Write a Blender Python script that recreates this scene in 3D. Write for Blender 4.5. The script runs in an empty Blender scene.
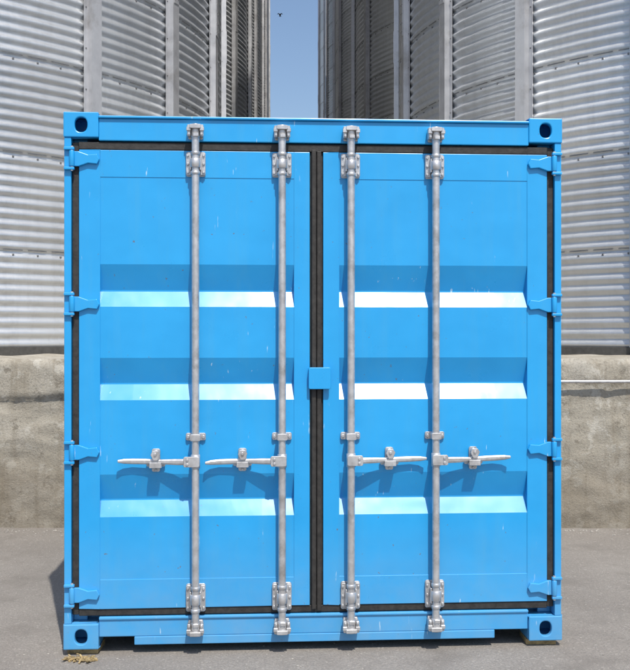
import bpy, math, random
from mathutils import Vector, Matrix, noise
random.seed(7)
R = math.radians
scene = bpy.context.scene

# ---------------------------------------------------------------- materials
def newmat(name):
    m = bpy.data.materials.new(name); m.use_nodes = True
    nt = m.node_tree; b = nt.nodes['Principled BSDF']
    return m, nt, b
def N(nt, t, **k):
    n = nt.nodes.new(t)
    for a, v in k.items():
        if a in n.inputs: n.inputs[a].default_value = v
        else: setattr(n, a, v)
    return n
def noise_n(nt, coord, scale, detail=6, rough=0.6, vscale=None):
    n = N(nt, 'ShaderNodeTexNoise')
    n.inputs['Scale'].default_value = scale; n.inputs['Detail'].default_value = min(detail, 5)
    n.inputs['Roughness'].default_value = rough
    if vscale:
        mp = N(nt, 'ShaderNodeMapping')
        nt.links.new(coord, mp.inputs['Vector']); mp.inputs['Scale'].default_value = vscale
        n.inputs['Scale'].default_value = 1.6
        nt.links.new(mp.outputs[0], n.inputs['Vector'])
    else: nt.links.new(coord, n.inputs['Vector'])
    return n.outputs['Fac']
def ramp(nt, fac, stops):
    r = N(nt, 'ShaderNodeValToRGB'); e = r.color_ramp.elements
    while len(e) < len(stops): e.new(0.5)
    for i, (p, c) in enumerate(stops):
        e[i].position = p
        if not isinstance(c, tuple): c = (c, c, c)
        e[i].color = (*c, 1)
    nt.links.new(fac, r.inputs[0]); return r.outputs[0]
def mix(nt, fac, a, b, mode='MIX'):
    m = N(nt, 'ShaderNodeMix'); m.data_type = 'RGBA'; m.blend_type = mode
    for s, v in ((0, fac), (6, a), (7, b)):
        if hasattr(v, 'is_linked') or hasattr(v, 'links'): nt.links.new(v, m.inputs[s])
        elif s == 0: m.inputs[0].default_value = v
        else: m.inputs[s].default_value = (*v, 1)
    return m.outputs[2]
def bump(nt, b, h, strength, dist):
    bp = N(nt, 'ShaderNodeBump'); bp.inputs['Strength'].default_value = strength
    bp.inputs['Distance'].default_value = dist
    nt.links.new(h, bp.inputs['Height']); nt.links.new(bp.outputs[0], b.inputs['Normal'])

def mat_paint():
    m, nt, b = newmat('blue_container_paint')
    c = N(nt, 'ShaderNodeTexCoord').outputs['Object']
    big = noise_n(nt, c, 2.2, 4)
    col = ramp(nt, big, [(0.3, (0.012, 0.305, 0.67)), (0.7, (0.017, 0.345, 0.735))])
    streak = noise_n(nt, c, 1, 5, 0.65, (9, 9, 0.6))
    col = mix(nt, ramp(nt, streak, [(0.50, 0.0), (0.75, 0.30)]), col, (0.06, 0.34, 0.60))
    s1 = noise_n(nt, c, 1, 3, 0.5, (42, 42, 5))
    s2 = noise_n(nt, c, 3.1, 2, 0.5)
    s = N(nt, 'ShaderNodeMath', operation='MULTIPLY')
    nt.links.new(ramp(nt, s1, [(0.69, 0.0), (0.72, 1.0)]), s.inputs[0])
    nt.links.new(ramp(nt, s2, [(0.53, 0.0), (0.58, 1.0)]), s.inputs[1])
    col = mix(nt, s.outputs[0], col, (0.34, 0.58, 0.80))
    ch = noise_n(nt, c, 45, 3, 0.6)
    col = mix(nt, ramp(nt, ch, [(0.725, 0.0), (0.745, 0.7)]), col, (0.13, 0.10, 0.08))
    sx = N(nt, 'ShaderNodeSeparateXYZ'); nt.links.new(c, sx.inputs[0])
    mr = N(nt, 'ShaderNodeMapRange'); mr.inputs[1].default_value = 0.6; mr.inputs[2].default_value = 0.0
    mr.inputs[3].default_value = 0.0; mr.inputs[4].default_value = 0.5
    nt.links.new(sx.outputs[2], mr.inputs[0])
    mm = N(nt, 'ShaderNodeMath', operation='MULTIPLY'); nt.links.new(mr.outputs[0], mm.inputs[0])
    nt.links.new(noise_n(nt, c, 7, 5, 0.7), mm.inputs[1])
    col = mix(nt, mm.outputs[0], col, (0.30, 0.34, 0.35))
    nt.links.new(col, b.inputs['Base Color'])
    rr = ramp(nt, noise_n(nt, c, 5, 4), [(0.3, 0.26), (0.7, 0.38)])
    nt.links.new(rr, b.inputs['Roughness'])
    b.inputs['IOR'].default_value = 1.57
    bump(nt, b, noise_n(nt, c, 3.5, 2, 0.5), 0.28, 0.02)
    return m
def mat_galv(name, v0, v1, rough, metal, sc=25):
    m, nt, b = newmat(name)
    c = N(nt, 'ShaderNodeTexCoord').outputs['Object']
    n = noise_n(nt, c, sc, 5, 0.65)
    col = ramp(nt, n, [(0.3, (v0, v0, v0*1.02)), (0.7, (v1, v1, v1*1.01))])
    d = noise_n(nt, c, sc*0.35, 5, 0.7)
    col = mix(nt, ramp(nt, d, [(0.52, 0.0), (0.70, 0.55)]), col, (0.24, 0.22, 0.20))
    nt.links.new(col, b.inputs['Base Color'])
    nt.links.new(ramp(nt, n, [(0.2, rough-.08), (0.8, rough+.1)]), b.inputs['Roughness'])
    b.inputs['Metallic'].default_value = metal
    bump(nt, b, n, 0.2, 0.003)
    return m
def mat_silo():
    m, nt, b = newmat('galvanised_silo_sheet')
    c = N(nt, 'ShaderNodeTexCoord').outputs['Object']
    sx = N(nt, 'ShaderNodeSeparateXYZ'); nt.links.new(c, sx.inputs[0])
    def mth(op, a, bb=None):
        n = N(nt, 'ShaderNodeMath', operation=op)
        for i, v in enumerate((a, bb)):
            if v is None: continue
            if hasattr(v, 'links'): nt.links.new(v, n.inputs[i])
            else: n.inputs[i].default_value = v
        return n.outputs[0]
    ang = mth('ARCTAN2', sx.outputs[1], sx.outputs[0])
    row = mth('FLOOR', mth('DIVIDE', sx.outputs[2], 0.936))
    cell = mth('FLOOR', mth('ADD', mth('DIVIDE', ang, R(30)), mth('MULTIPLY', mth('MODULO', row, 2.0), 0.5)))
    cv = N(nt, 'ShaderNodeCombineXYZ'); nt.links.new(cell, cv.inputs[0]); nt.links.new(row, cv.inputs[1])
    oi = N(nt, 'ShaderNodeObjectInfo'); nt.links.new(oi.outputs['Random'], cv.inputs[2])
    wn = N(nt, 'ShaderNodeTexWhiteNoise'); nt.links.new(cv.outputs[0], wn.inputs['Vector'])
    col = ramp(nt, wn.outputs['Value'], [(0.0, (0.52, 0.535, 0.55)), (1.0, (0.68, 0.70, 0.715))])
    st = noise_n(nt, c, 1, 5, 0.7, (5, 5, 0.5))
    col = mix(nt, ramp(nt, st, [(0.45, 0.0), (0.75, 0.5)]), col, (0.42, 0.425, 0.43))
    nt.links.new(col, b.inputs['Base Color'])
    b.inputs['Metallic'].default_value = 0.62
    nt.links.new(ramp(nt, noise_n(nt, c, 14, 4, 0.7), [(0.3, 0.28), (0.7, 0.43)]), b.inputs['Roughness'])
    bump(nt, b, noise_n(nt, c, 2.5, 2, 0.5), 0.4, 0.02)
    return m
def mat_simple(name, col, rough=0.7, metal=0.0, var=0.25, sc=20, bs=0.3):
    m, nt, b = newmat(name)
    c = N(nt, 'ShaderNodeTexCoord').outputs['Object']
    n = noise_n(nt, c, sc, 5, 0.65)
    nt.links.new(ramp(nt, n, [(0.3, tuple(x*(1-var) for x in col)), (0.7, tuple(x*(1+var) for x in col))]), b.inputs['Base Color'])
    b.inputs['Roughness'].default_value = rough; b.inputs['Metallic'].default_value = metal
    bump(nt, b, n, bs, 0.01)
    return m
def mat_concrete():
    m, nt, b = newmat('weathered_concrete')
    c = N(nt, 'ShaderNodeTexCoord').outputs['Object']
    a = noise_n(nt, c, 1.6, 5, 0.65)
    col = ramp(nt, a, [(0.3, (0.32, 0.285, 0.225)), (0.5, (0.41, 0.375, 0.31)), (0.7, (0.49, 0.46, 0.40))])
    st = noise_n(nt, c, 1, 5, 0.7, (5, 5, 0.5))
    col = mix(nt, ramp(nt, st, [(0.48, 0.0), (0.68, 0.65)]), col, (0.23, 0.195, 0.14))
    fine = noise_n(nt, c, 60, 5, 0.75)
    col = mix(nt, ramp(nt, fine, [(0.50, 0.0), (0.70, 0.65)]), col, (0.17, 0.15, 0.12))
    pale = noise_n(nt, c, 6, 5, 0.7)
    col = mix(nt, ramp(nt, pale, [(0.54, 0.0), (0.60, 0.5)]), col, (0.56, 0.535, 0.47))
    blot = noise_n(nt, c, 11, 5, 0.7)
    col = mix(nt, ramp(nt, blot, [(0.58, 0.0), (0.66, 0.6)]), col, (0.14, 0.12, 0.09))
    sx = N(nt, 'ShaderNodeSeparateXYZ'); nt.links.new(c, sx.inputs[0])
    ad = N(nt, 'ShaderNodeMath', operation='MULTIPLY_ADD'); nt.links.new(a, ad.inputs[0]); ad.inputs[1].default_value = -0.7
    nt.links.new(sx.outputs[2], ad.inputs[2])
    col = mix(nt, ramp(nt, ad.outputs[0], [(0.0, 0.55), (0.35, 0.0)]), col, (0.17, 0.14, 0.10))
    nt.links.new(col, b.inputs['Base Color']); b.inputs['Roughness'].default_value = 0.93
    h = N(nt, 'ShaderNodeMath', operation='ADD')
    nt.links.new(fine, h.inputs[0]); nt.links.new(pale, h.inputs[1])
    bump(nt, b, h.outputs[0], 0.6, 0.015)
    return m
def mat_asphalt():
    m, nt, b = newmat('dusty_asphalt')
    c = N(nt, 'ShaderNodeTexCoord').outputs['Object']
    a = noise_n(nt, c, 0.9, 5, 0.65)
    col = ramp(nt, a, [(0.3, (0.235, 0.212, 0.187)), (0.7, (0.325, 0.297, 0.265))])
    fine = noise_n(nt, c, 110, 4, 0.7)
    col = mix(nt, ramp(nt, fine, [(0.38, 0.5), (0.58, 0.0)]), col, (0.12, 0.11, 0.10))
    spk = noise_n(nt, c, 55, 3, 0.6)
    col = mix(nt, ramp(nt, spk, [(0.60, 0.0), (0.68, 0.5)]), col, (0.42, 0.39, 0.35))
    st = noise_n(nt, c, 2.3, 5, 0.65)
    col = mix(nt, ramp(nt, st, [(0.52, 0.0), (0.68, 0.5)]), col, (0.165, 0.148, 0.13))
    nt.links.new(col, b.inputs['Base Color']); b.inputs['Roughness'].default_value = 0.92
    bump(nt, b, fine, 0.6, 0.012)
    return m

PAINT = mat_paint()
GALV = mat_galv('galvanised_steel', 0.46, 0.66, 0.40, 0.65)
STIFF = mat_galv('galvanised_channel', 0.48, 0.60, 0.42, 0.6, 6)
SILO = mat_silo()
BOLT = mat_simple('dull_bolt_steel', (0.20, 0.20, 0.20), 0.5, 0.6)
RUBBER = mat_simple('black_rubber_seal', (0.026, 0.024, 0.022), 0.65, 0, 0.5, 30)
DARK = mat_simple('dark_sealant', (0.07, 0.068, 0.064), 0.8)
CONC = mat_concrete(); ASPH = mat_asphalt()
WOOD = mat_simple('splintered_timber', (0.34, 0.25, 0.12), 0.85, 0, 0.5, 40)
STONE = mat_simple('gravel_stone', (0.30, 0.28, 0.25), 0.9, 0, 0.4, 25)
FEATHER = mat_simple('dark_feathers', (0.03, 0.03, 0.03), 0.8)

# ---------------------------------------------------------------- mesh builder
class B:
    def __init__(s): s.v = []; s.f = []; s.sm = []; s.mi = []; s.cur = 0
    def add(s, vs, fs, smooth=False):
        o = len(s.v); s.v += [tuple(x) for x in vs]
        for f in fs:
            s.f.append(tuple(i+o for i in f)); s.sm.append(smooth); s.mi.append(s.cur)
    def box(s, x0, x1, y0, y1, z0, z1, M=None):
        vs = [Vector((x, y, z)) for x in (x0, x1) for y in (y0, y1) for z in (z0, z1)]
        if M: vs = [M @ v for v in vs]
        s.add(vs, [(0,1,3,2),(4,6,7,5),(0,4,5,1),(2,3,7,6),(0,2,6,4),(1,5,7,3)])
    def cyl(s, p0, p1, r, n=20, r1=None):
        p0 = Vector(p0); p1 = Vector(p1); r1 = r if r1 is None else r1
        d = (p1-p0).normalized(); a = d.orthogonal().normalized(); b = d.cross(a)
        c = [a*math.cos(2*math.pi*i/n)+b*math.sin(2*math.pi*i/n) for i in range(n)]
        vs = [p0+q*r for q in c]+[p1+q*r1 for q in c]
        s.add(vs, [(i, (i+1)%n, n+(i+1)%n, n+i) for i in range(n)], True)
        s.add(vs, [tuple(range(n))[::-1], tuple(range(n, 2*n))])
    def prism(s, pts, y0, y1):      # pts (x,z), counter-clockwise seen from -Y
        n = len(pts)
        vs = [(x, y0, z) for x, z in pts]+[(x, y1, z) for x, z in pts]
        s.add(vs, [tuple(range(n)), tuple(range(n, 2*n))[::-1]]+[(i, n+i, n+(i+1)%n, (i+1)%n) for i in range(n)])
    def obj(s, name, mats, parent=None, bevel=0, seg=2):
        me = bpy.data.meshes.new(name); me.from_pydata(s.v, [], s.f)
        for m in (mats if isinstance(mats, list) else [mats]): me.materials.append(m)
        me.polygons.foreach_set('use_smooth', s.sm); me.polygons.foreach_set('material_index', s.mi)
        me.update()
        o = bpy.data.objects.new(name, me); scene.collection.objects.link(o)
        if parent: o.parent = parent
        if bevel:
            import bmesh
            bm = bmesh.new(); bm.from_mesh(me); bmesh.ops.remove_doubles(bm, verts=bm.verts, dist=1e-6)
            bmesh.ops.recalc_face_normals(bm, faces=bm.faces); bm.to_mesh(me); bm.free()
            md = o.modifiers.new('bevel', 'BEVEL'); md.width = bevel; md.segments = seg
            md.limit_method = 'ANGLE'; md.angle_limit = R(40)
        return o
def rounded(x0, x1, z0, z1, r, k=4):
    pts = []
    for cx, cz, a0 in ((x1-r, z0+r, -90), (x1-r, z1-r, 0), (x0+r, z1-r, 90), (x0+r, z0+r, 180)):
        for i in range(k+1):
            a = R(a0+90*i/k); pts.append((cx+r*math.cos(a), cz+r*math.sin(a)))
    return pts

# ---------------------------------------------------------------- container
W = 1.219; H = 2.591; L = 2.991
cont = bpy.data.objects.new('shipping_container', None); scene.collection.objects.link(cont)
cont.location = (0.008, 0, 0); cont.rotation_euler = (0, 0, R(3.7))

# corner castings (hollow, oval aperture)
def casting(b, x0, x1, z0, z1, yf, yb, hw=0.030, hh=0.036):
    t = 0.028; cx = (x0+x1)/2; cz = (z0+z1)/2; n = 40
    s = 1 if yb > yf else -1
    o = []; h = []
    for i in range(n):
        a = 2*math.pi*(i+0.5)/n; ca, sa = math.cos(a), math.sin(a)
        k = min((x1-x0)/2/max(abs(ca), 1e-6), (z1-z0)/2/max(abs(sa), 1e-6))
        o.append((cx+ca*k, cz+sa*k))
        e = 2.4; q = (abs(ca/hw)**e+abs(sa/hh)**e)**(-1/e); h.append((cx+ca*q, cz+sa*q))
    for X in (x0, x1):
        for Z in (z0, z1):
            j = min(range(n), key=lambda i: (o[i][0]-X)**2+(o[i][1]-Z)**2); o[j] = (X, Z)
    vs = [(x, yf, z) for x, z in o]+[(x, yf, z) for x, z in h]+[(x, yf+s*t, z) for x, z in h]+[(x, yf+s*t, z) for x, z in o]
    fs = []
    for i in range(n):
        j = (i+1) % n
        fs += [(i, j, n+j, n+i), (n+i, n+j, 2*n+j, 2*n+i), (3*n+i, 2*n+i, 2*n+j, 3*n+j), (i, 3*n+i, 3*n+j, j)]
    b.add(vs, fs)
    ya, yz = sorted((yf+s*t, yb)); w = 0.012
    b.box(x0, x0+w, ya, yz, z0, z1); b.box(x1-w, x1, ya, yz, z0, z1)
    b.box(x0+w, x1-w, ya, yz, z0, z0+w); b.box(x0+w, x1-w, ya, yz, z1-w, z1)
    yk = yz if s > 0 else ya
    b.box(x0+w, x1-w, min(yk, yk-s*w), max(yk, yk-s*w), z0+w, z1-w)
b = B()
cw = 0.165; chh = 0.122
for sx in (-1, 1):
    xa, xb = sorted((sx*(W+0.003), sx*(W-cw)))
    for z0 in (0, H-chh):
        casting(b, xa, xb, z0, z0+chh, -0.006, 0.165)
        casting(b, xa, xb, z0, z0+chh, L+0.006, L-0.165)
b.obj('corner_castings', PAINT, cont, 0.006)

# frame: posts, header, sill, side rails
b = B()
zc0, zc1 = chh, H-chh
for sx in (-1, 1):
    b.box(*sorted((sx*W, sx*(W-0.034))), 0.0, 0.13, zc0, zc1)
    b.box(*sorted((sx*(W-0.034), sx*(W-0.10))), 0.075, 0.125, zc0, zc1)
    b.box(*sorted((sx*W, sx*(W-0.10))), L-0.12, L, zc0, zc1)
    b.box(*sorted((sx*(W-0.004), sx*(W-0.06))), 0.168, L-0.168, H-0.075, H-0.012)
    b.box(*sorted((sx*(W-0.004), sx*(W-0.05))), 0.168, L-0.168, 0.012, 0.16)
xi = W-cw
b.box(-xi, xi, 0.0, 0.10, 2.455, 2.562)      # header
b.box(-xi, xi, -0.014, 0.10, 2.562, 2.574)   # drip lip
b.box(-xi, xi, 0.012, 0.12, 0.055, 0.152)    # sill
b.box(-0.885, 0.885, 0.009, 0.12, 0.014, 0.0545)  # lower sill between forklift notches
b.box(-xi, xi, 0.004, 0.0115, 0.138, 0.151) # sill lip
b.box(-xi, xi, L-0.08, L, H-0.10, H-0.02)
b.box(-xi, xi, L-0.08, L, 0.02, 0.15)
b.obj('frame', PAINT, cont, 0.004)

# corrugated side walls, end wall, roof
b = B()
def corr(n0, n1, step=0.275, d=0.036):
    pts = []; t = n0
    while t < n1:
        for dt, dd in ((0, 0), (0.07, 0), (0.138, d), (0.208, d)):
            if t+dt < n1: pts.append((t+dt, dd))
        t += step
    pts.append((n1, 0)); return pts
for sx in (-1, 1):
    P = corr(0.125, L-0.12); vs = []; fs = []
    for y, d in P: vs += [(sx*(W-0.012-d), y, 0.15), (sx*(W-0.012-d), y, H-0.07)]
    fs = [(2*i, 2*i+2, 2*i+3, 2*i+1) for i in range(len(P)-1)]
    b.add(vs, fs)
P = corr(-W+0.1, W-0.1); vs = []
for x, d in P: vs += [(x, L-0.012-d, 0.14), (x, L-0.012-d, H-0.09)]
b.add(vs, [(2*i, 2*i+2, 2*i+3, 2*i+1) for i in range(len(P)-1)])
P = corr(0.10, L-0.08, 0.209, 0.02); vs = []
for y, d in P: vs += [(-W+0.05, y, H-0.018-d), (W-0.05, y, H-0.018-d)]
b.add(vs, [(2*i, 2*i+2, 2*i+3, 2*i+1) for i in range(len(P)-1)])
b.box(-W+0.06, W-0.06, 0.13, L-0.09, 0.10, 0.145)
b.obj('corrugated_panels', PAINT, cont)

# doors
G = [(1.859, 1.735, 1.728, 1.653), (1.405, 1.282, 1.275, 1.200), (0.840, 0.716, 0.709, 0.634)]
ZB, ZT = 0.192, 2.412
def door(sx):
    b = B()
    xo, xi_ = 1.150, 0.033
    pa, pb = 1.050, 0.110
    yf = 0.012
    b.box(*sorted((sx*xo, sx*pa)), yf, 0.062, ZB, ZT)
    b.box(*sorted((sx*pb, sx*xi_)), yf, 0.062, ZB, ZT)
    b.box(*sorted((sx*pa, sx*pb)), yf, 0.062, 2.280, ZT)
    b.box(*sorted((sx*pa, sx*pb)), yf, 0.062, ZB, 0.332)
    b.obj('door_frame', PAINT, cont, 0.002)
    b = B(); y = 0.0145; d = 0.041
    prof = [(2.280, y)]
    for a, c, e, f in G: prof += [(a, y), (c, y+d), (e, y+d), (f, y)]
    prof.append((0.332, y))
    pr = []
    for (z0, y0), (z1, y1) in zip(prof[:-1], prof[1:]):
        k = max(1, int((z0-z1)/0.05))
        for i in range(k): pr.append((z0+(z1-z0)*i/k, y0+(y1-y0)*i/k))
    pr.append(prof[-1]); nx = 24; vs = []
    for z, yy in pr:
        for i in range(nx+1):
            x = pa+(pb-pa)*i/nx
            edge = min(i, nx-i)/nx*2
            wob = noise.noise(Vector((sx*x*2.3, z*2.0, 3)))*0.004*min(1, edge*3)*min(1, (2.28-z)*6+0, (z-0.332)*6)
            vs.append((sx*x, yy+wob, z))
    fs = []
    for r in range(len(pr)-1):
        for i in range(nx):
            q = (r*(nx+1)+i, r*(nx+1)+i+1, (r+1)*(nx+1)+i+1, (r+1)*(nx+1)+i)
            fs.append(q if sx < 0 else q[::-1])
    b.add(vs, fs)
    b.obj('door_panel', PAINT, cont)
door(-1); door(1)

# rubber seals
b = B()
for sx in (-1, 1):
    b.box(*sorted((sx*1.152, sx*1.1835)), 0.020, 0.055, ZB-0.03, ZT+0.036)
b.box(-1.1515, 1.1515, 0.010, 0.055, ZT+0.001, ZT+0.038)
b.box(-1.1515, 1.1515, 0.018, 0.055, ZB-0.036, ZB-0.001)
b.box(-0.024, -0.002, 0.004, 0.05, ZB-0.02, ZT+0.012)
b.box(0.002, 0.024, 0.008, 0.05, ZB-0.03, ZT+0.006)
b.box(-0.032, 0.032, 0.022, 0.056, ZB, ZT)
b.obj('door_seals', RUBBER, cont, 0.004)

# hinges
b = B()
for z in (2.365, 1.665, 0.950, 0.262):
    for sx in (-1, 1):
        pts = [(1.196, -0.036), (1.196, 0.036), (1.150, 0.036), (1.105, 0.020), (1.062, 0.024), (1.050, 0.0), (1.062, -0.024), (1.105, -0.020), (1.150, -0.036)]
        pts = [(sx*x, z+q) for x, q in pts]
        b.prism(pts, -0.006, 0.0112)
        b.cyl((sx*1.180, -0.010, z-0.038), (sx*1.180, -0.010, z+0.038), 0.013)
        for dz in (-0.055, 0.041):
            b.box(*sorted((sx*1.2175, sx*1.168)), -0.020, -0.0005, z+dz, z+dz+0.014)
b.obj('hinges', PAINT, cont, 0.003)
b = B()
for z in (2.365, 1.665, 0.950, 0.262):
    for sx in (-1, 1):
        b.cyl((sx*1.180, -0.010, z-0.060), (sx*1.180, -0.010, z+0.060), 0.007, 12)
b.obj('hinge_pins', GALV, cont)

# lock box plate over the centre seal
b = B()
b.prism(rounded(-0.040, 0.068, 1.252, 1.358, 0.008), -0.024, -0.012)
b.box(-0.040, -0.030, -0.012, 0.011, 1.256, 1.354)
b.box(0.050, 0.062, -0.012, 0.011, 1.256, 1.354)
b.box(-0.030, 0.050, -0.012, 0.003, 1.346, 1.354)
b.obj('lock_box', PAINT, cont, 0.003)

# locking gear
ROD = [-0.588, -0.170, 0.166, 0.583]; YR = -0.034; RR = 0.0185
def bolt(b, x, y, z, r=0.008, h=0.008):
    b.cyl((x, y, z), (x, y-h, z), r, 6)
for k, x in enumerate(ROD):
    b = B()
    b.cyl((x, YR, 0.085), (x, YR, 2.520), RR, 24)
    b.obj('lock_rod', GALV, cont)
    b = B()
    for z0, up, yk in ((2.500, 1, 0.0), (0.098, -1, -0.0005)):
        b.prism(rounded(x-0.036, x+0.036, z0-0.036, z0+0.036, 0.008), yk-0.008, yk-0.0005 if up > 0 else 0.0118)
        for s in (-1, 1):
            b.prism(rounded(x+s*0.031-0.008, x+s*0.031+0.008, z0-0.028, z0+0.028, 0.005), -0.052, yk-0.008)
            b.box(*sorted((x+s*0.021, x+s*0.042)), -0.060, -0.042, z0+up*0.006-0.009, z0+up*0.006+0.009)
            bolt(b, x+s*0.030, -0.052, z0-up*0.018, 0.007)
        b.cyl((x, YR, z0-0.032), (x, YR, z0+0.032), 0.0225, 20)
        b.prism(rounded(x-0.027, x+0.027, z0+up*0.018-0.010, z0+up*0.018+0.010, 0.005), -0.066, -0.024)
        b.box(x-0.010, x+0.016, -0.062, -0.022, z0-up*0.022-0.008, z0-up*0.022+0.008)
    for z0, hh in ((2.345, 0.060), (0.240, 0.068)):
        b.prism(rounded(x-0.047, x+0.047, z0-hh, z0+hh, 0.010), 0.004, 0.0113)
        for s in (-1, 1):
            b.prism(rounded(x+s*0.034-0.013, x+s*0.034+0.013, z0-hh+0.006, z0+hh-0.006, 0.008), -0.006, 0.0035)
            b.box(*sorted((x+s*0.0205, x+s*0.027)), -0.040, -0.006, z0-hh*0.55, z0+hh*0.55)
            for dz in (-hh*0.68, 0, hh*0.68): bolt(b, x+s*0.038, -0.006, z0+dz, 0.007, 0.008)
        b.cyl((x, YR, z0-hh*0.36), (x, YR, z0+hh*0.36), 0.0250, 20)
        b.cyl((x, YR, z0+hh*0.66), (x, YR, z0+hh*0.92), 0.0225, 20)
        b.cyl((x, YR, z0-hh*0.92), (x, YR, z0-hh*0.66), 0.0225, 20)
    z0 = 1.022
    b.prism(rounded(x-0.048, x+0.048, z0-0.018, z0+0.018, 0.008), 0.000, 0.0143)
    b.prism(rounded(x-0.024, x+0.024, z0-0.016, z0+0.016, 0.005), -0.058, 0.000)
    for s in (-1, 1):
        bolt(b, x+s*0.037, 0.0, z0, 0.009, 0.009)
    b.obj('lock_bracket', GALV, cont, 0.0018, 1)
    s = -1 if x < 0 else 1
    hz = 0.905
    b = B()
    b.prism(rounded(*sorted((x-s*0.020, x+s*0.056)), hz-0.024, hz+0.026, 0.008), -0.060, -0.047)
    b.box(*sorted((x+s*0.014, x+s*0.022)), -0.048, -0.024, hz-0.022, hz+0.024)
    b.cyl((x, YR, hz-0.032), (x, YR, hz+0.034), 0.0225, 20)
    bolt(b, x+s*0.038, -0.060, hz+0.012, 0.007); bolt(b, x+s*0.038, -0.060, hz-0.010, 0.007)
    xs = [0.030, 0.10, 0.17, 0.24, 0.30, 0.345, 0.372]
    hs = [0.016, 0.015, 0.012, 0.014, 0.014, 0.012, 0.007]
    ys = [-0.050, -0.038, -0.026, -0.018, -0.016, -0.020, -0.028]
    tilt = (0.002, -0.004, 0.003, 0.005)[k]
    vs = []
    for i, (a, h, yy) in enumerate(zip(xs, hs, ys)):
        X = x+s*a
        for q in range(8):
            an = 2*math.pi*q/8+math.pi/8
            vs.append((X, yy+0.0075*math.cos(an), hz+tilt*max(0, i-2)/2+h*math.sin(an)*1.05))
    fs = [(8*i+q, 8*i+(q+1) % 8, 8*i+8+(q+1) % 8, 8*i+8+q) for i in range(6) for q in range(8)]
    fs += [tuple(range(8)), tuple(range(48, 56))]
    b.add(vs, fs)
    b.obj('handle_bar', GALV, cont, 0.0015, 1)
    b = B(); cx = x+s*0.192
    b.prism(rounded(cx-0.020, cx+0.020, hz-0.052, hz+0.060, 0.010), 0.002, 0.0143)
    b.prism(rounded(cx-0.046, cx+0.046, hz-0.026, hz+0.002, 0.009), -0.004, 0.0015)
    b.box(cx-0.030, cx+0.030, -0.036, -0.0045, hz-0.029, hz-0.017)
    b.box(cx-0.028, cx+0.028, -0.042, -0.036, hz-0.029, hz-0.002)
    b.cyl((cx, 0.002, hz+0.040), (cx, -0.014, hz+0.040), 0.015, 16)
    b.prism([(cx-0.009, hz+0.008), (cx+0.012, hz+0.008), (cx+0.024, hz+0.038), (cx+0.014, hz+0.054), (cx-0.014, hz+0.054), (cx-0.022, hz+0.034)], -0.044, -0.035)
    b.cyl((cx, -0.035, hz+0.036), (cx, -0.014, hz+0.036), 0.008, 12)
    bolt(b, cx, -0.044, hz+0.038, 0.008)
    for q in (-1, 1): bolt(b, cx+q*0.037, -0.004, hz-0.012, 0.007)
    bolt(b, cx, 0.002, hz-0.043, 0.007)
    b.obj('handle_catch', GALV, cont, 0.0015, 1)

# ---------------------------------------------------------------- silos
SR = 4.9; SH = 20.0; PITCH = 0.104; SHEET = 0.936; NS = 96; Z0 = 1.40; NST = 24
def make_silo():
    b = B()
    rows = int(SH/PITCH*6); cs = [(math.cos(2*math.pi*i/NS), math.sin(2*math.pi*i/NS)) for i in range(NS)]
    vs = []
    for r in range(rows+1):
        z = r*PITCH/6
        rad = SR+0.0128*math.sin(2*math.pi*z/PITCH)+0.004*(1-(z % SHEET)/SHEET)
        vs += [(rad*c, rad*s, z) for c, s in cs]
    fs = [(r*NS+i, r*NS+(i+1) % NS, (r+1)*NS+(i+1) % NS, (r+1)*NS+i) for r in range(rows) for i in range(NS)]
    b.add(vs, fs, True)
    k = 48; ev = SR+0.10; vs = []
    for rad, z in ((SR-0.02, SH-0.05), (ev, SH-0.03), (ev, SH+0.02), (0.6, SH+2.55), (0.6, SH+2.9), (0.0, SH+3.0)):
        for i in range(k):
            a = 2*math.pi*i/k; vs.append((rad*math.cos(a), rad*math.sin(a), z+(0.04 if i % 2 and 0.6 <= rad <= ev and z > SH else 0)))
    b.add(vs, [(r*k+i, r*k+(i+1) % k, (r+1)*k+(i+1) % k, (r+1)*k+i) for r in range(5) for i in range(k)])
    b.cur = 3
    vs = []
    for rad, z in ((SR+0.03, -0.09), (SR+0.03, 0.0), (SR-0.05, 0.01)):
        vs += [(rad*c, rad*s, z) for c, s in cs]
    b.add(vs, [(r*NS+i, r*NS+(i+1) % NS, (r+1)*NS+(i+1) % NS, (r+1)*NS+i) for r in range(2) for i in range(NS)])
    for q in range(NST):
        a = 2*math.pi*q/NST; M = Matrix.Rotation(a, 4, 'Z')
        b.cur = 1
        r0 = SR+0.014
        for (ya, yb, d0, d1) in ((-0.115, -0.062, 0.002, 0.008), (0.062, 0.115, 0.002, 0.008), (-0.062, -0.055, 0.002, 0.070), (0.055, 0.062, 0.002, 0.070), (-0.055, 0.055, 0.064, 0.0695)):
            b.box(r0+d0, r0+d1, ya, yb, -0.06, SH-0.1, M)
        z = 1.25
        while z < SH-1:
            b.box(r0+0.071, r0+0.078, -0.050, 0.050, z-0.22, z+0.22, M)
            b.cur = 2
            for dz in (-0.17, -0.06, 0.06, 0.17):
                for dy in (-0.03, 0.03): b.box(r0+0.078, r0+0.084, dy-0.006, dy+0.006, z+dz-0.006, z+dz+0.006, M)
            b.cur = 1; z += 2.808
        b.cur = 2; z = 0.104
        while z < SH-0.2:
            for dy in (-0.09, 0.09):
                b.box(r0+0.008, r0+0.015, dy-0.006, dy+0.006, z-0.006, z+0.006, M)
            z += 0.416
    b.cur = 2
    z = SHEET
    while z < SH-0.3:
        for q in range(120):
            M = Matrix.Rotation(2*math.pi*(q+0.5)/120, 4, 'Z')
            b.box(SR-0.004, SR+0.012, -0.009, 0.009, z-0.052-0.008, z-0.052+0.008, M)
            b.box(SR+0.003, SR+0.0062, -0.10, 0.10, z-0.010, z-0.002, M)
        z += SHEET
    return b
sb = make_silo()
first = sb.obj('grain_silo', [SILO, STIFF, BOLT, DARK])
me = first.data
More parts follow.
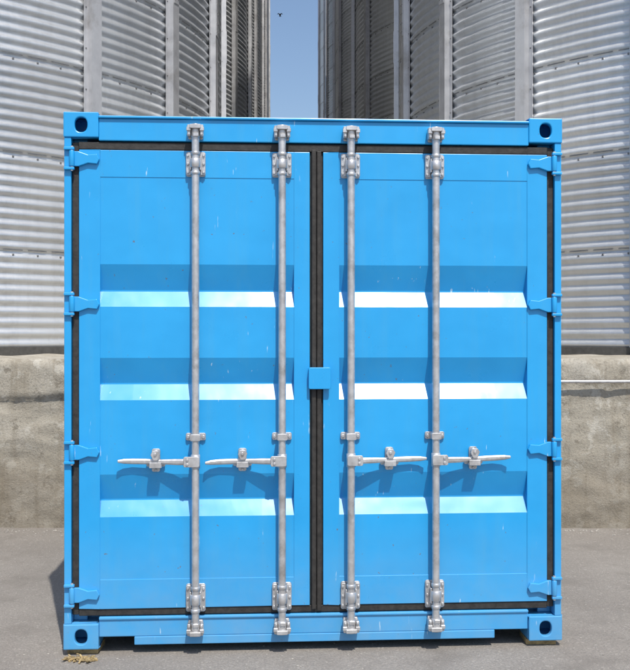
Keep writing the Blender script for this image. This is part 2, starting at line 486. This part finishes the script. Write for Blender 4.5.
pos = [(-6.165, 13.4, -7.5), (6.03, 13.4, 7.5)]
for i in range(1, 4): pos.append((-6.165-0.0245*10.2*i, 13.4+10.2*i, -7.5+4*i))
for i in range(1, 5): pos.append((6.03-0.0225*10.2*i, 13.4+10.2*i, 7.5-4*i))
for i, (x, dpt, rot) in enumerate(pos):
    o = first if i == 0 else bpy.data.objects.new('grain_silo', me)
    if i: scene.collection.objects.link(o)
    o.location = (x, dpt-5, Z0); o.rotation_euler = (0, 0, R(rot))

# ---------------------------------------------------------------- concrete foundation
GZ = -0.03
yw = 3.16; top = 1.325
xs = [-30, -20, -14, -10]+[-8+i*0.04 for i in range(401)]+[10, 14, 20, 30]
zs = [GZ-0.05+i*(top-GZ+0.05)/54 for i in range(55)]
vs = []
for z in zs:
    for x in xs:
        left = x < 0
        low = (0.99 if left else 1.12)+0.03*noise.noise(Vector((x*1.3, 0, 5)))+0.03*noise.noise(Vector((x*7, 2, 5)))
        t = min(1, max(0, (z-low)/0.04))
        y = yw+(0.034 if left else 0.016)*(1-t)
        y -= 0.020*noise.fractal(Vector((x*3, z*3, 0)), 0.6, 2.2, 6)
        edge = max(0, 1-(top-z)/0.06)
        y += edge**2*(0.02+0.10*max(0, noise.noise(Vector((x*4, 9, 1)))))
        vs.append((x, y, z+(0.020*noise.noise(Vector((x*4, 4, 4))) if z > top-0.02 else 0)))
n = len(xs)
fs = [(r*n+i, r*n+i+1, (r+1)*n+i+1, (r+1)*n+i) for r in range(len(zs)-1) for i in range(n-1)]
b = B(); b.add(vs, fs, True)
base = (len(zs)-1)*n
vt = [vs[base+i] for i in range(n)]+[(x, 60, top) for x in xs]
b.add(vt, [(i, i+1, n+i+1, n+i) for i in range(n-1)])
b.box(-30, 30, 59.9, 60, GZ-0.05, top-0.005)
b.box(-30.1, -30, yw+0.1, 60, GZ-0.05, top-0.005); b.box(30, 30.1, yw+0.1, 60, GZ-0.05, top-0.005)
b.obj('concrete_foundation', CONC)

b = B()
pz = 1.145; b.cyl((1.2, yw-0.045, pz), (9.0, yw-0.045, pz+0.01), 0.013, 12)
for x in (1.7, 3.2, 4.7, 6.2): b.box(x-0.015, x+0.015, yw-0.062, yw+0.06, pz-0.02, pz+0.02)
b.obj('wall_pipe', GALV)

# ---------------------------------------------------------------- ground
b = B()
b.add([(-1500, -1500, GZ), (1500, -1500, GZ), (1500, 1500, GZ), (-1500, 1500, GZ)], [(0, 1, 2, 3)])
b.obj('ground', ASPH)

b = B()
def pebble(x, y, r):
    k = []
    for (a, e) in [(i*72, 0) for i in range(5)]:
        k.append((x+r*math.cos(R(a))*random.uniform(.7, 1.2), y+r*math.sin(R(a))*random.uniform(.7, 1.2), GZ+r*0.15))
    k.append((x, y, GZ+r*random.uniform(.6, .9)))
    b.add(k, [(i, (i+1) % 5, 5) for i in range(5)])
for _ in range(1500):
    x = random.uniform(-6, 6); y = 3.10-abs(random.gauss(0, 0.12)); pebble(x, y, random.uniform(0.003, 0.013))
for _ in range(2000):
    pebble(random.uniform(-4, 4), random.uniform(-2.5, 3.0), random.uniform(0.002, 0.007))
b.obj('gravel', STONE)

def timber(name, cx, cy, w, d, h, rot):
    b = B(); M = Matrix.Translation((cx, cy, GZ)) @ Matrix.Rotation(R(rot), 4, 'Z')
    b.box(-w/2, w/2, -d/2, d/2, 0.0, h, M)
    b.obj(name, WOOD, None, 0.003)
c3, s3 = math.cos(R(3.7)), math.sin(R(3.7))
def loc(u, v): return (0.008+u*c3-v*s3, u*s3+v*c3)
for u, v in ((-1.13, 0.11), (1.13, 0.11), (-1.13, L-0.1), (1.13, L-0.1)):
    x, y = loc(u, v); timber('timber_packer', x, y, 0.15, 0.16, 0.029, random.uniform(-4, 4))
b = B()
ox, oy = loc(-1.13, -0.07)
for i in range(85):
    M = Matrix.Translation((ox+random.uniform(-0.075, 0.075), oy+random.gauss(0, 0.022), GZ+random.uniform(0.002, 0.014))) @ Matrix.Rotation(random.uniform(0, 6.28), 4, 'Z') @ Matrix.Rotation(random.uniform(-.4, .4), 4, 'Y')
    l = random.uniform(0.003, 0.018); w = random.uniform(0.0015, 0.007)
    b.box(-l, l, -w, w, -0.002, 0.002, M)
b.obj('wood_splinters', WOOD)

# bird high between the silos
b = B()
bx, by, bz = -1.37, 35.0, 14.05
b.cyl((bx, by-0.09, bz), (bx, by+0.03, bz+0.01), 0.010, 10, 0.038)
b.cyl((bx, by+0.03, bz+0.01), (bx, by+0.16, bz), 0.038, 10, 0.012)
b.add([(bx-0.03, by+0.14, bz), (bx+0.03, by+0.14, bz), (bx+0.05, by+0.24, bz), (bx-0.05, by+0.24, bz)], [(0, 1, 2, 3)])
for s in (-1, 1):
    b.add([(bx, by-0.04, bz+.01), (bx+s*0.06, by-0.06, bz+0.05), (bx+s*0.12, by+0.04, bz+0.02), (bx+s*0.06, by+0.05, bz+0.04), (bx, by+0.08, bz+.01)], [(0, 1, 2, 3, 4)])
b.obj('bird', FEATHER)

# ---------------------------------------------------------------- light, sky, camera
EL, AZ = 57, 17
w = bpy.data.worlds.new('World'); scene.world = w; w.use_nodes = True
nt = w.node_tree; bg = nt.nodes['Background']
sk = nt.nodes.new('ShaderNodeTexSky'); sk.sky_type = 'NISHITA'; sk.sun_disc = False
sk.sun_elevation = R(EL); sk.sun_rotation = R(180-AZ); sk.air_density = 1.0; sk.dust_density = 2.0; sk.ozone_density = 2.5
nt.links.new(sk.outputs[0], bg.inputs[0]); bg.inputs[1].default_value = 0.15
ld = bpy.data.lights.new('sun', 'SUN'); ld.energy = 4.4; ld.angle = R(0.5); ld.color = (1, 0.955, 0.88)
lo = bpy.data.objects.new('sun', ld); scene.collection.objects.link(lo)
v = Vector((math.sin(R(AZ))*math.cos(R(EL)), -math.cos(R(AZ))*math.cos(R(EL)), math.sin(R(EL))))
lo.rotation_euler = v.to_track_quat('Z', 'Y').to_euler(); lo.location = v*50

cd = bpy.data.cameras.new('camera'); co = bpy.data.objects.new('camera', cd); scene.collection.objects.link(co)
co.location = (0, -5, 1.516); co.rotation_euler = (R(90), 0, 0)
cd.sensor_fit = 'HORIZONTAL'; cd.sensor_width = 36; cd.lens = 36*1022/630; cd.clip_end = 5000; cd.clip_start = 0.05
scene.camera = co
scene.view_settings.view_transform = 'Standard'; scene.view_settings.look = 'None'; scene.view_settings.exposure = 0
